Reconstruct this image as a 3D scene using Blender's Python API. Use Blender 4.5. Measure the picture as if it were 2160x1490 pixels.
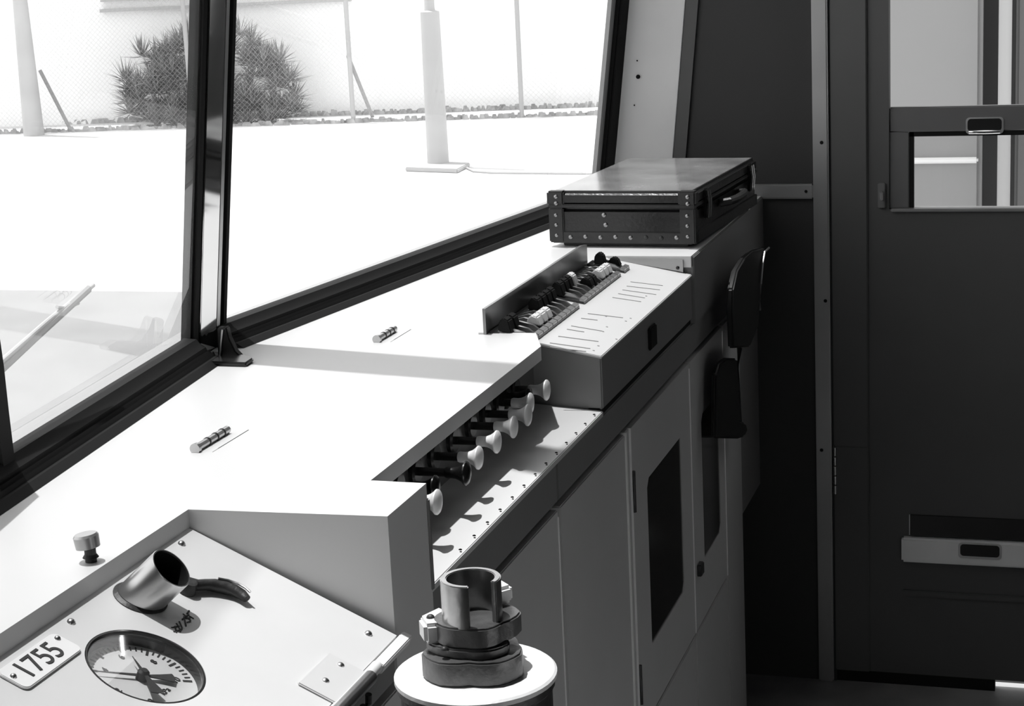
import bpy, bmesh, math, random
from mathutils import Vector, Matrix
random.seed(7)
for o in list(bpy.data.objects): bpy.data.objects.remove(o)
sc = bpy.context.scene
C = sc.collection

# ---------------------------------------------------------------- camera
# The scene is laid out in units of U metres: X runs across the cab (away from the lens),
# Y towards the windscreen, Z up; the lens is the origin, CAMZ metres above the cab floor.
U = 0.52
CAMZ = 1.55
FPX = 3867.1
PITCH, YAW, ROLL = 0.220319, 0.308745, -0.048906
cy, sy, cp, sp = math.cos(YAW), math.sin(YAW), math.cos(PITCH), math.sin(PITCH)
FW = Vector((cp*cy, cp*sy, -sp)); R0 = Vector((sy, -cy, 0)); U0 = R0.cross(FW)
RT = R0*math.cos(ROLL) + U0*math.sin(ROLL); UP = -R0*math.sin(ROLL) + U0*math.cos(ROLL)
cam = bpy.data.cameras.new('camera'); co = bpy.data.objects.new('camera', cam); C.objects.link(co)
cam.sensor_fit = 'HORIZONTAL'; cam.sensor_width = 36; cam.lens = FPX/2160*36
cam.clip_start = 0.05; cam.clip_end = 500
m = Matrix((RT, UP, -FW)).transposed().to_4x4(); m.translation = Vector((0, 0, CAMZ)); co.matrix_world = m
sc.camera = co

# ---------------------------------------------------------------- light
w = bpy.data.worlds.new('sky'); sc.world = w; w.use_nodes = True
wn = w.node_tree.nodes; bg = wn['Background']
bg.inputs[0].default_value = (1, 1, 1, 1); bg.inputs[1].default_value = 1.8
PHI, RS = math.radians(18), 0.20
TEL = math.cos(PHI)/RS
sd = Vector((math.sin(PHI), math.cos(PHI), TEL)).normalized()      # towards the sun
sl = bpy.data.lights.new('sun', 'SUN'); sl.energy = 5.2; sl.angle = math.radians(0.8)
so = bpy.data.objects.new('sun', sl); C.objects.link(so)
so.rotation_euler = sd.to_track_quat('Z', 'Y').to_euler(); so.location = (2, 6, 12)
sc.view_settings.view_transform = 'Standard'; sc.view_settings.look = 'None'
sc.view_settings.gamma = 1; sc.view_settings.use_curve_mapping = False
sc.view_settings.exposure = 0.0

# ---------------------------------------------------------------- pixel -> direction helpers
def ray(x, y): return FW*FPX + RT*(x-1080) - UP*(y-745)
def at(x, y, ax, v):
    d = ray(x, y); return d*(v/d['xyz'.index(ax)])
def onpl(x, y, p0, n):
    d = ray(x, y); n = Vector(n); return d*(Vector(p0).dot(n)/d.dot(n))
GZ = -(CAMZ+1.1)/U                                                   # street level
def ground(x, y): return at(x, y, 'z', GZ)

# ---------------------------------------------------------------- materials
M = {}
def mat(name, g, rough=.5, metal=0., spec=.5, noise=0., nscale=8., bump=0., bscale=60.):
    mt = bpy.data.materials.new(name); mt.use_nodes = True
    nt = mt.node_tree; b = nt.nodes['Principled BSDF']
    b.inputs['Base Color'].default_value = (g, g, g, 1); b.inputs['Roughness'].default_value = rough
    b.inputs['Metallic'].default_value = metal; b.inputs['Specular IOR Level'].default_value = spec
    tc = nt.nodes.new('ShaderNodeTexCoord')
    if noise:
        n = nt.nodes.new('ShaderNodeTexNoise'); n.inputs['Scale'].default_value = nscale; n.inputs['Detail'].default_value = 6
        r = nt.nodes.new('ShaderNodeMapRange'); r.inputs[1].default_value = .3; r.inputs[2].default_value = .7
        r.inputs[3].default_value = g*(1-noise); r.inputs[4].default_value = min(1, g*(1+noise))
        nt.links.new(tc.outputs['Object'], n.inputs['Vector']); nt.links.new(n.outputs['Fac'], r.inputs[0])
        nt.links.new(r.outputs[0], b.inputs['Base Color'])
    if bump:
        n = nt.nodes.new('ShaderNodeTexNoise'); n.inputs['Scale'].default_value = bscale; n.inputs['Detail'].default_value = 4
        bp = nt.nodes.new('ShaderNodeBump'); bp.inputs['Strength'].default_value = bump; bp.inputs['Distance'].default_value = .002
        nt.links.new(tc.outputs['Object'], n.inputs['Vector']); nt.links.new(n.outputs['Fac'], bp.inputs['Height'])
        nt.links.new(bp.outputs[0], b.inputs['Normal'])
    M[name] = mt; return mt
def glass(name, tint, dust, ior=1.5):
    mt = bpy.data.materials.new(name); mt.use_nodes = True; nt = mt.node_tree; nt.nodes.clear()
    N = nt.nodes.new; L = nt.links.new
    out = N('ShaderNodeOutputMaterial'); tr = N('ShaderNodeBsdfTransparent'); gl = N('ShaderNodeBsdfGlossy')
    tr.inputs[0].default_value = (tint, tint, tint, 1); gl.inputs['Roughness'].default_value = 0.0; gl.inputs[0].default_value = (1, 1, 1, 1)
    geo = N('ShaderNodeNewGeometry'); mr = N('ShaderNodeMapRange'); mr.inputs[3].default_value = ior; mr.inputs[4].default_value = 1/ior
    L(geo.outputs['Backfacing'], mr.inputs[0]); fr = N('ShaderNodeFresnel'); L(mr.outputs[0], fr.inputs['IOR'])
    mx = N('ShaderNodeMixShader'); L(fr.outputs[0], mx.inputs[0]); L(tr.outputs[0], mx.inputs[1]); L(gl.outputs[0], mx.inputs[2])
    df = N('ShaderNodeBsdfTranslucent'); df.inputs[0].default_value = (.9, .9, .9, 1)
    nz = N('ShaderNodeTexNoise'); nz.inputs['Scale'].default_value = 5; m2 = N('ShaderNodeMath'); m2.operation = 'MULTIPLY'; m2.inputs[1].default_value = 2*dust
    tc = N('ShaderNodeTexCoord'); L(tc.outputs['Object'], nz.inputs['Vector']); L(nz.outputs['Fac'], m2.inputs[0])
    m3 = N('ShaderNodeMixShader'); L(m2.outputs[0], m3.inputs[0]); L(mx.outputs[0], m3.inputs[1]); L(df.outputs[0], m3.inputs[2])
    L(m3.outputs[0], out.inputs[0]); M[name] = mt
mat('desk_white', .62, .42, noise=.02, nscale=3)
mat('desk_grey', .40, .40, noise=.05, nscale=6, bump=.15, bscale=220)
mat('panel_pale', .66, .45, noise=.04, nscale=5)
mat('fascia', .21, .45, noise=.04, nscale=5, bump=.1, bscale=200)
mat('cabinet', .55, .42, noise=.06, nscale=3, bump=.08, bscale=200)
mat('seam_metal', .95, .3, .1)
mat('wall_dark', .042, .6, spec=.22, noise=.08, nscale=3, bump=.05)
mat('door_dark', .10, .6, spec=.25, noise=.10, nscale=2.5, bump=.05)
mat('trim_metal', .40, .30, .7, noise=.1, nscale=4)
mat('kick_paint', .9, .4, .2, noise=.1, nscale=4)
mat('sash_paint', .15, .4, .3, noise=.1, nscale=4)
mat('pillar_paint', .95, .35, noise=.06, nscale=4)
mat('rubber', .010, .7, spec=.18)
mat('black_gloss', .008, .25)
mat('black_matt', .008, .8, spec=.2)
mat('recess_metal', .20, .3, .7, noise=.3, nscale=9)
mat('chrome', .85, .06, 1.)
mat('steel', .55, .32, 1., noise=.15, nscale=12)
mat('brass_worn', .40, .28, .95, noise=.3, nscale=25, bump=.25, bscale=90)
mat('cast_pale', .72, .5, .05, noise=.15, nscale=16, bump=.4, bscale=120)
mat('cast_mid', .13, .40, .55, noise=.35, nscale=30, bump=.4, bscale=110)
mat('cast_dark', .05, .5, .6, noise=.5, nscale=40, bump=.5, bscale=120)
mat('white_plastic', .82, .30)
mat('fibre_case', .012, .28, noise=.35, nscale=14, bump=.3, bscale=150)
mat('lid_fibre', .21, .15, noise=.4, nscale=9, bump=.10, bscale=60)
mat('fibre_trim', .020, .4, noise=.35, nscale=20, bump=.2, bscale=150)
mat('rivet_metal', .30, .35, 1.)
mat('ink', .03, .7)
mat('ink_soft', .30, .7)
mat('dial_white', .80, .6)
mat('vinyl_black', .010, .5, spec=.3)
mat('dark_pane', .010, .12, spec=.5)
mat('floor_dark', .34, .35, noise=.3, nscale=6, bump=.15)
mat('roof_dark', .12, .6)
mat('body_paint', .30, .45)
mat('street', .60, .9, noise=.03, nscale=.25)
mat('dark_ground_wedge', .22, .95, noise=.10, nscale=1.2)
mat('wall_white', .92, .9, noise=.02, nscale=.4)
mat('ledge_grey', .42, .9)
mat('kerb_grass', .38, .95, noise=.35, nscale=6)
mat('pole_paint', .42, .6, noise=.05, nscale=2)
mat('pole_concrete', .46, .85, noise=.08, nscale=2)
mat('galv', .42, .55, .1)
mat('brace_dark', .28, .7)
mat('leaf', .19, .6, noise=.3, nscale=3)
mat('carriage_paint', .28, .45, noise=.03, nscale=2)
mat('carriage_dark', .06, .5)
mat('carriage_mid', .14, .5)
glass('windscreen_glass', .985, .012)
glass('clear_glass', .96, .006)

# ---------------------------------------------------------------- mesh builder
def frame(d):
    d = Vector(d).normalized(); a = Vector((0, 0, 1)) if abs(d.z) < .9 else Vector((1, 0, 0))
    u = d.cross(a).normalized(); return u, d.cross(u), d
class MB:
    def __init__(s): s.v = []; s.f = []
    def add(s, vs, fs):
        k = len(s.v); s.v += [Vector(p) for p in vs]; s.f += [[i+k for i in f] for f in fs]; return s
    def box(s, x0, x1, y0, y1, z0, z1):
        v = [(x, y, z) for z in (z0, z1) for y in (y0, y1) for x in (x0, x1)]
        return s.add(v, [(0, 2, 3, 1), (4, 5, 7, 6), (0, 1, 5, 4), (2, 6, 7, 3), (0, 4, 6, 2), (1, 3, 7, 5)])
    def ext(s, pts, off):                                            # polygon (3D points) extruded by a vector
        n = len(pts); off = Vector(off); a = [Vector(p) for p in pts]; b = [p+off for p in a]
        return s.add(a+b, [list(range(n))[::-1], list(range(n, 2*n))] + [(i, (i+1) % n, n+(i+1) % n, n+i) for i in range(n)])
    def px(s, yz, x0, x1): return s.ext([(x0, y, z) for y, z in yz], (x1-x0, 0, 0))
    def py(s, xz, y0, y1): return s.ext([(x, y0, z) for x, z in xz], (0, y1-y0, 0))
    def pz(s, xy, z0, z1): return s.ext([(x, y, z0) for x, y in xy], (0, 0, z1-z0))
    def lathe(s, prof, p0, d, n=24, a0=0., a1=None):                 # prof: (radius, distance along d)
        p0 = Vector(p0); u, v, d = frame(d); full = a1 is None; A = 2*math.pi if full else a1-a0
        cols = n if full else n+1; vs = []
        for r, t in prof:
            for i in range(cols):
                a = a0+A*i/n; vs.append(p0+d*t+(u*math.cos(a)+v*math.sin(a))*r)
        fs = []
        for j in range(len(prof)-1):
            for i in range(n):
                k = (i+1) % cols; fs.append((j*cols+i, j*cols+k, (j+1)*cols+k, (j+1)*cols+i))
        return s.add(vs, fs)
    def cyl(s, p0, p1, r0, r1=None, n=16):
        p0 = Vector(p0); d = Vector(p1)-p0; L = d.length; r1 = r0 if r1 is None else r1
        return s.lathe([(0, 0), (r0, 0), (r1, L), (0, L)], p0, d, n)
    def tube(s, pts, rad, n=10, flat=1.0):
        pts = [Vector(p) for p in pts]; vs = []; k = len(pts)
        if not isinstance(rad, (list, tuple)): rad = [rad]*k
        for i, p in enumerate(pts):
            d = (pts[min(i+1, k-1)]-pts[max(i-1, 0)]); u, v, _ = frame(d)
            for j in range(n):
                a = 2*math.pi*j/n; vs.append(p+u*math.cos(a)*rad[i]+v*math.sin(a)*rad[i]*flat)
        fs = [(i*n+j, i*n+(j+1) % n, (i+1)*n+(j+1) % n, (i+1)*n+j) for i in range(k-1) for j in range(n)]
        fs += [list(range(n))[::-1], [(k-1)*n+j for j in range(n)]]
        return s.add(vs, fs)
    def dome(s, p, d, r, h=.5, n=12):
        return s.lathe([(r, 0), (r*.86, h*r*.5), (r*.5, h*r*.87), (0, h*r)], p, d, n)
def wpos(p): return Vector((p[0]*U, p[1]*U, CAMZ+p[2]*U))
def build(mb, name, material, parent=None, local=False, smooth=True, bevel=0., seg=2, kind=None):
    me = bpy.data.meshes.new(name)
    if local: vs = [v*U for v in mb.v]; org = None
    else:
        vs = [wpos(v) for v in mb.v]
        if parent is not None: org = parent['_o'] if '_o' in parent else None; org = Vector(org) if org else Vector()
        else:
            xs, ys, zs = zip(*[tuple(v) for v in vs]); org = Vector(((min(xs)+max(xs))/2, (min(ys)+max(ys))/2, min(zs)))
        vs = [v-org for v in vs]
    me.from_pydata(vs, [], mb.f); me.update()
    bm = bmesh.new(); bm.from_mesh(me); bmesh.ops.remove_doubles(bm, verts=bm.verts, dist=1e-6)
    bmesh.ops.recalc_face_normals(bm, faces=bm.faces)
    if bevel:
        es = [e for e in bm.edges if len(e.link_faces) == 2 and e.calc_face_angle(0) > .5]
        bmesh.ops.bevel(bm, geom=es, offset=bevel*U, segments=seg, affect='EDGES', clamp_overlap=True)
    bm.to_mesh(me); bm.free()
    if smooth:
        me.polygons.foreach_set('use_smooth', [True]*len(me.polygons)); me.set_sharp_from_angle(angle=math.radians(32))
    me.materials.append(M[material])
    o = bpy.data.objects.new(name, me); C.objects.link(o)
    if parent is not None: o.parent = parent
    elif org is not None: o.location = org
    if parent is None and not local: o['_o'] = tuple(org)
    elif parent is not None and not local: o['_o'] = tuple(org)
    if kind: o['kind'] = kind
    return o
def thing(name, loc, label=None, cat=None, group=None, rot=(0, 0, 0), kind=None):
    o = bpy.data.objects.new(name, None); C.objects.link(o); o.empty_display_size = .05
    p = wpos(loc); o.location = p; o.rotation_euler = rot; o['_o'] = tuple(p)
    return tag(o, label, cat, group, kind)
def tag(o, label=None, cat=None, group=None, kind=None):
    if label: o['label'] = label
    if cat: o['category'] = cat
    if group: o['group'] = group
    if kind: o['kind'] = kind
    return o
def struct(name, mb, material, **k): return tag(build(mb, name, material, **k), kind='structure')
def copy_tree(o, parent=None):
    c = o.copy(); C.objects.link(c)
    if parent is not None: c.parent = parent
    for ch in [x for x in o.children]: copy_tree(ch, c)
    return c
def text_mesh(name, body, size, material, parent, loc, rotz=0, depth=.0015, off=0.):
    cu = bpy.data.curves.new(name, 'FONT'); cu.body = body; cu.size = size*U; cu.extrude = depth*U; cu.offset = off*U
    cu.align_x = 'CENTER'; cu.align_y = 'CENTER'
    t = bpy.data.objects.new(name, cu); C.objects.link(t); dg = bpy.context.evaluated_depsgraph_get()
    me = bpy.data.meshes.new_from_object(t.evaluated_get(dg)); bpy.data.objects.remove(t); bpy.data.curves.remove(cu)
    me.materials.clear(); me.materials.append(M[material])
    o = bpy.data.objects.new(name, me); C.objects.link(o); o.parent = parent
    o.location = Vector(loc)*U; o.rotation_euler = (0, 0, rotz); return o

FL = -CAMZ/U                                                         # cab floor
XW = 7.0                                                             # far side wall
XD = 1.4                                                             # near end of the desk
XN = -.75                                                            # near side wall
# ================================================================ STRUCTURE
ZT = 1.95                                                             # windscreen top
AX, AY, AZ, RK, SN, SF = 4.25, 2.187, -.95, .13, .116, .1415
def ws(X, z, off=0.):                                                # a point of the windscreen; off = towards the cab
    y = AY + (SN*(X-AX) if X < AX else -SF*(X-AX)) - RK*(z-AZ); return Vector((X, y-off, z))
struct('floor', MB().box(XN-.1, XW+.1, -1.6, 2.3, FL-.12, FL), 'floor_dark')
ZK, ZF = .8, 1.25                                                     # start of the added sun glass, underside of the added sun block
struct('ceiling', MB().box(XN-.1, XW+.1, -1.6, 1.22, ZT, ZT+.1), 'roof_dark')
struct('ceiling_head', MB().pz([(AX, 1.22), (XW+.1, 1.22), (XW+.1, ws(XW, ZT).y+.03), (AX, ws(AX, ZT).y+.03)], ZT, ZT+.1), 'roof_dark')
struct('ceiling_sun_block', MB().pz([(5.7, -1.6), (XW-.01, -1.6), (XW-.01, ws(XW, ZT).y-.02), (5.7, ws(5.7, ZT).y-.02)], ZF, ZT), 'roof_dark')  # unseen overhead block added to keep sun off the far floor
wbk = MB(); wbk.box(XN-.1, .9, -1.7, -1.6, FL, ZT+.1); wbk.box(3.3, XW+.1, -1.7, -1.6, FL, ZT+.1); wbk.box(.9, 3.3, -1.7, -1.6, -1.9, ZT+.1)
struct('wall_back', wbk, 'wall_dark')                                 # low opening added to throw light on the cabinet fronts
wl = MB(); wl.box(XN-.1, XN, 1.0, 1.7, FL, ZT); wl.box(XN-.1, XN, -1.6, .1, FL, ZT); wl.box(XN-.1, XN, .1, 1.0, .2, ZT); wl.box(XN-.1, XN, .1, 1.0, FL, -.75)   # opening added to let light in from the near side
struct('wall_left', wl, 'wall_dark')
# front apron below the windscreen
fr = MB(); fr.ext([(XN-.1, ws(XN, AZ).y, FL), (AX, AY, FL), (XW+.1, ws(XW, AZ).y, FL), (XW+.1, ws(XW, AZ).y+.08, FL), (AX, AY+.08, FL), (XN-.1, ws(XN, AZ).y+.08, FL)], (0, 0, AZ-.01-FL))
struct('wall_front', fr, 'body_paint')
# far side wall around the door
wr = MB(); wr.box(XW, XW+.1, .92, ws(XW, -1).y+.05, FL, -1.0)
wr.px([(.92, -1.0), (1.62, -1.0), (1.62-.11*2.95, ZT), (.92, ZT)], XW, XW+.1)
wr.box(XW, XW+.1, -1.6, -.42, FL, ZT); wr.box(XW, XW+.1, -.42, .92, 1.05, ZT)
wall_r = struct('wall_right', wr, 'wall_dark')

# ---- windscreen panes
def pane(name, x0, x1, z1, corner=None):
    w_ = thing(name, tuple(ws((x0+x1)/2, AZ)), kind='structure')
    pts = [ws(x0, AZ-.03), ws(x1, AZ-.03), ws(x1, z1), ws(x0, z1)]
    n = (pts[1]-pts[0]).cross(pts[3]-pts[0]).normalized()*.012
    if n.y < 0: n = -n
    build(MB().ext(pts, n), 'glass', 'windscreen_glass', w_, smooth=False)
    return w_
XE0, XE1 = 2.15, 6.89
w1 = pane('window_1', XE0, AX, ZK); w2 = pane('window_2', AX, XE1, ZT)
ul = [ws(XE0, ZK), ws(AX, ZK), Vector((AX, 1.22, ZT)), Vector((XE0, 1.22, ZT))]
build(MB().ext(ul, (0, .01, .008)), 'added_sun_glass', 'windscreen_glass', w1, smooth=False)  # unseen raked glass added so the sun reaches the brake valve
prof = [(-.012, .006), (.022, .004), (.032, -.008), (.046, -.016), (.050, -.026), (.056, -.022), (.061, -.031), (.067, -.027), (.072, -.037), (.080, -.037), (.100, -.0495), (-.012, -.0495)]
def sill(x0, x1, par):
    a = [ws(x0, AZ)+Vector((0, -p, q)) for p, q in prof]; b = [ws(x1, AZ)+Vector((0, -p, q)) for p, q in prof]
    n = len(a); return build(MB().add(a+b, [list(range(n))[::-1], list(range(n, 2*n))]+[(i, (i+1) % n, n+(i+1) % n, n+i) for i in range(n)]), 'gasket', 'rubber', par)
sill(XN+.02, 4.105, w1); sill(4.245, XE1+.08, w2)
# far side gasket and its thin outer bead
g = MB(); e0, e1 = ws(XE1, AZ, 0), ws(XE1+.02, ZT, 0)
g.ext([e0+Vector((-.035, -.035, 0)), e0+Vector((.05, -.05, 0)), e0+Vector((.05, .02, 0)), e0+Vector((-.035, .02, 0))], e1-e0)
build(g, 'side_gasket', 'rubber', w2, bevel=.008)
build(MB().ext([e0+Vector((-.075, -.006, 0)), e0+Vector((-.036, -.012, 0)), e0+Vector((-.036, .01, 0)), e0+Vector((-.075, .01, 0))], e1-e0), 'side_bead', 'galv', w2)
# near side gasket, curving out of the lower corner
crv = [(40, 1010), (30, 960), (19, 870), (8, 770), (0, 715)]
cpts = [onpl(x, y, ws(3, AZ, .03), (SN, -1, -RK)) for x, y in crv] + [ws(2.75, -.62, .03), ws(XE0, -.60, .03)]
g = MB()
for a, b in zip(cpts, cpts[1:]):
    wa, wb = Vector((-.05, -.05*SN, 0)), Vector((0, .05, 0))
    g.add([a, b, b+wa, a+wa, a+wb, b+wb, b+wa+wb, a+wa+wb], [(0, 1, 2, 3), (4, 7, 6, 5), (0, 4, 5, 1), (2, 6, 7, 3)])
build(g, 'side_gasket', 'rubber', w1)
fp = MB()
fp.ext([ws(XN, AZ-.02), ws(XE0+.02, AZ-.02), ws(XE0+.02, ZK), Vector((XE0+.02, 1.22, ZT)), Vector((XN, 1.22, ZT)), ws(XN, ZK)], (0, .06, 0))
struct('trim_corner_panel', fp, 'wall_dark')
# mullion
mu = thing('trim_1', tuple(ws(AX, AZ)), kind='structure')
def stripm(xa, xb, ya, yb, name, mt, bev=.003):
    my = lambda z: 2.165-.124*(z+.947)
    a, b = Vector((4.2, my(-1.0), -1.0)), Vector((4.2, my(ZT), ZT))
    build(MB().ext([a+Vector((xa, ya, 0)), a+Vector((xb, ya, 0)), a+Vector((xb, yb, 0)), a+Vector((xa, yb, 0))], b-a), name, mt, mu, bevel=bev)
stripm(-.088, -.050, -.004, .035, 'gasket', 'rubber', .008)
stripm(.084, .118, -.002, .035, 'gasket', 'rubber', .008)
stripm(-.052, .086, .010, .04, 'core', 'black_gloss')
stripm(-.047, .045, -.004, .012, 'cover_strip', 'chrome', .002)
stripm(.050, .080, .0, .012, 'edge_bead', 'steel', .006)
ft = thing('mullion_foot', (4.16, 2.03, -1), 'black cast foot bracket bolting the chrome mullion to the desk', 'bracket')
P = lambda x, y: at(x, y, 'z', -1.0)
pl = [P(415, 772), P(520, 775), P(536, 764), P(520, 758), P(470, 752), P(430, 748)]
build(MB().ext(pl, (0, 0, .012)), 'foot_plate', 'black_gloss', ft, bevel=.004)
fx = 4.115
fin = [at(x, y, 'x', fx) for x, y in ((459, 764), (458, 692), (477, 690), (483, 714), (496, 741), (516, 762))]
build(MB().ext(fin, (.022, 0, 0)), 'web', 'black_gloss', ft, bevel=.003)
build(MB().tube([at(x, y, 'x', fx-.004) for x, y in ((464, 756), (466, 725), (469, 696))], .0025), 'web_edge', 'steel', ft)

# ---- far corner pillar between windscreen and side wall
pb = [ws(XE1+.04, -1.05, .03), Vector((XW-.01, 1.552, -1.05)), Vector((XW+.04, 1.60, -1.05)), ws(XE1+.06, -1.05, -.04)]
pt = [ws(XE1+.03, ZT, .03), Vector((XW-.01, 1.552-.11*3.0, ZT)), Vector((XW+.04, 1.60-.11*3.0, ZT)), ws(XE1+.05, ZT, -.04)]
pi = tag(build(MB().add(pb+pt, [(3, 2, 1, 0), (4, 5, 6, 7)]+[(i, (i+1) % 4, 4+(i+1) % 4, 4+i) for i in range(4)]), 'trim_2', 'pillar_paint', bevel=.006), kind='structure')
nrm = (pb[1]-pb[0]).cross(pt[0]-pb[0]).normalized()
if nrm.x > 0: nrm = -nrm
for x, y, r in ((1346, 162, .0085), (1338, 222, .003), (1344, 128, .003)):
    p = onpl(x, y, pb[0], nrm); build(MB().dome(p+nrm*.001, nrm, r, .6), 'screw', 'black_matt', pi)
# thin dark strip along the pillar's rear edge
tr = [Vector((XW-.012, 1.548, -1.0)), Vector((XW-.012, 1.50, -1.0)), Vector((XW+.01, 1.50, -1.0)), Vector((XW+.01, 1.548, -1.0))]
struct('trim_3', MB().ext(tr, (0, -.11*2.2, 2.2)), 'door_dark')
# wall trims with screws
t4 = struct('trim_4', MB().box(XW-.02, XW+.005, .930, .990, FL, ZT), 'trim_metal', bevel=.006)
for x, y in ((1733, 301), (1741, 635), (1733, 950)):
    build(MB().dome(at(x, y, 'x', XW-.021), (-1, 0, 0), .007, .5), 'screw', 'black_matt', t4)
t5 = struct('trim_5', MB().box(XW-.018, XW+.005, .990, 1.25, -1.012, -.955), 'trim_metal', bevel=.005)
build(MB().dome(at(1700, 404, 'x', XW-.019), (-1, 0, 0), .006, .5), 'screw', 'black_matt', t5)

# ---- side door with drop window
D = thing('door_1', (XW, .3, FL), kind='structure')
YL, YR, ZS, ZTOP = .706, -.28, -1.054, .80
leaf = MB(); leaf.box(XW+.0, XW+.06, -.425, .920, FL+.05, ZS-.0); leaf.box(XW, XW+.06, YL, .920, ZS, 1.04); leaf.box(XW, XW+.06, -.425, YR, ZS, 1.04); leaf.box(XW, XW+.06, YR, YL, ZTOP, 1.04)
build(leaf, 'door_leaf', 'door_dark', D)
build(MB().box(XW-.012, XW+.03, .786, .922, FL+.05, 1.04), 'hinge_stile', 'door_dark', D, bevel=.004)
build(MB().box(XW-.014, XW+.055, YR, .70, ZS-.010, ZS+.002), 'sill_ledge', 'trim_metal', D, bevel=.003)
zb0, zb1 = -.765, -.672
sash = MB(); sash.box(XW+.012, XW+.042, YR, YL, zb0, zb1); sash.box(XW+.012, XW+.042, .632, YL, ZS, zb0); sash.box(XW+.012, XW+.042, YR, -.20, ZS, zb0)
build(sash, 'sash_frame', 'sash_paint', D, bevel=.004)
sg = MB(); sg.box(XW+.016, XW+.038, .616, .633, ZS, zb0+.002); sg.box(XW+.016, XW+.038, -.2, .633, zb0-.018, zb0+.001)
build(sg, 'sash_gasket', 'rubber', D)
build(MB().box(XW+.024, XW+.030, -.2, .62, ZS, zb0-.01), 'sash_glass', 'clear_glass', D, smooth=False)
def rrect(x, yc, zc, hw, hh, r, n=5):
    pts = []
    for k, (a, b) in enumerate(((1, 1), (-1, 1), (-1, -1), (1, -1))):
        for i in range(n+1):
            t = math.pi/2*(k+i/n); pts.append((x, yc+a*(hw-r)+r*math.cos(t), zc+b*(hh-r)+r*math.sin(t)))
    return pts
def pull(xf, yc, zc, hw, hh, par, lip):
    q = build(MB().ext(rrect(xf-.006, yc, zc, hw, hh, hh*.45), (.008, 0, 0)), 'finger_pull', 'steel', par, bevel=.003)
    build(MB().ext(rrect(xf-.008, yc, zc+hh*.10, hw*.90, hh*.74, hh*.4), (.003, 0, 0)), 'pull_recess', 'black_gloss', q)
    if lip: build(MB().tube([(xf-.012, yc-hw*.82, zc-hh*.72), (xf-.016, yc, zc-hh*.74), (xf-.012, yc+hw*.82, zc-hh*.72)], hh*.22), 'pull_lip', 'chrome', q)
    return q
pc = at(2077, 265, 'x', XW+.01); pull(XW+.012, pc.y, pc.z, .068, .031, D, True)
lt = at(1860, 412, 'x', XW-.002)
lq = build(MB().box(XW-.014, XW+.002, lt.y-.014, lt.y+.014, lt.z-.048, lt.z+.048), 'latch_plate', 'carriage_mid', D, bevel=.003)
build(MB().box(XW-.034, XW-.012, lt.y-.008, lt.y+.004, lt.z-.016, lt.z+.018), 'latch_bolt', 'chrome', lq, bevel=.003)
for zc in (-2.09, .35):
    h = build(MB().box(XW-.016, XW+.0, .786, .925, zc-.10, zc+.10), 'hinge_leaf', 'door_dark', D, bevel=.003)
    for i in range(5): build(MB().cyl((XW-.016, .917, zc-.096+i*.039), (XW-.016, .917, zc-.062+i*.039), .006), 'hinge_knuckle', 'steel', h)
rl = build(MB().box(XW-.03, XW+.01, -.40, .66, -2.452, -2.352), 'kick_rail', 'kick_paint', D, bevel=.008)
pc = at(2067, 1163, 'x', XW-.03); pull(XW-.03, pc.y, pc.z, .082, .032, rl, False)
build(MB().box(XW-.010, XW+.01, -.40, .628, -2.345, -2.262), 'rail_slot', 'black_gloss', D)
build(MB().box(XW-.006, XW+.01, .626, .632, -2.345, -2.262), 'slot_edge', 'steel', D)
build(MB().box(XW-.012, XW+.01, -.40, .66, -2.60, -2.575), 'lower_bead', 'door_dark', D, bevel=.004)
build(MB().box(XW+.005, XW+.05, .30, .93, FL, FL+.055), 'draught_strip', 'rubber', D)

# ================================================================ CONTROL DESK
desk = thing('control_desk', (4.3, 1.6, FL+.62), 'long white-topped driver\'s control desk under the windscreen', 'desk')
ol = [(XD+.02, 1.58), (2.928, 1.58), (2.945, 1.190), (3.152, 1.190), (3.155, 1.305), (4.335, 1.305), (4.488, 1.363), (4.488, 1.49), (5.648, 1.49), (5.648, 1.19), (XW-.01, 1.19), (XW-.01, ws(XW, AZ).y-.03), (AX, AY-.02), (XD+.02, ws(XD, AZ).y-.03)]
build(MB().pz(ol, -1.036, -1.0), 'desktop', 'desk_white', desk, smooth=False)
build(MB().pz([(2.945, 1.190), (3.152, 1.190), (3.152, 1.60), (2.928, 1.58)], -1.32, -1.036), 'end_box', 'desk_white', desk, smooth=False)
build(MB().box(3.146, 3.158, 1.186, 1.205, -1.215, -1.03), 'edge_trim', 'trim_metal', desk, bevel=.003)
build(MB().box(3.15, 4.49, 1.375, 1.40, -1.20, -1.034), 'riser', 'recess_metal', desk)
build(MB().px([(1.19, -1.206), (1.40, -1.189), (1.40, -1.21), (1.19, -1.222)], 3.15, 4.49), 'knob_shelf', 'desk_white', desk, bevel=.002)
fa = MB().box(XD+.02, 4.050, 1.195, 1.225, -1.318, -1.222); build(fa, 'fascia_panel', 'fascia', desk, bevel=.003)
build(MB().box(4.060, XW-.01, 1.195, 1.225, -1.318, -1.222), 'fascia_panel', 'fascia', desk, bevel=.003)
build(MB().box(5.662, XW-.01, 1.184, 1.225, -1.222, -1.004), 'fascia_panel', 'fascia', desk, bevel=.003)
sbx = build(MB().px([(1.19, -1.060), (1.49, -1.002), (1.49, -1.20), (1.19, -1.203)], 4.49, 5.645), 'switch_box', 'fascia', desk, bevel=.004)
top = MB().px([(1.188, -1.0585), (1.492, -1.0000), (1.492, -1.008), (1.188, -1.0665)], 4.487, 5.648)
build(top, 'switch_panel', 'desk_white', sbx, bevel=.002)
build(MB().box(5.638, 5.660, 1.20, 1.23, -1.205, -1.075), 'box_gap', 'black_matt', desk)
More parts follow.
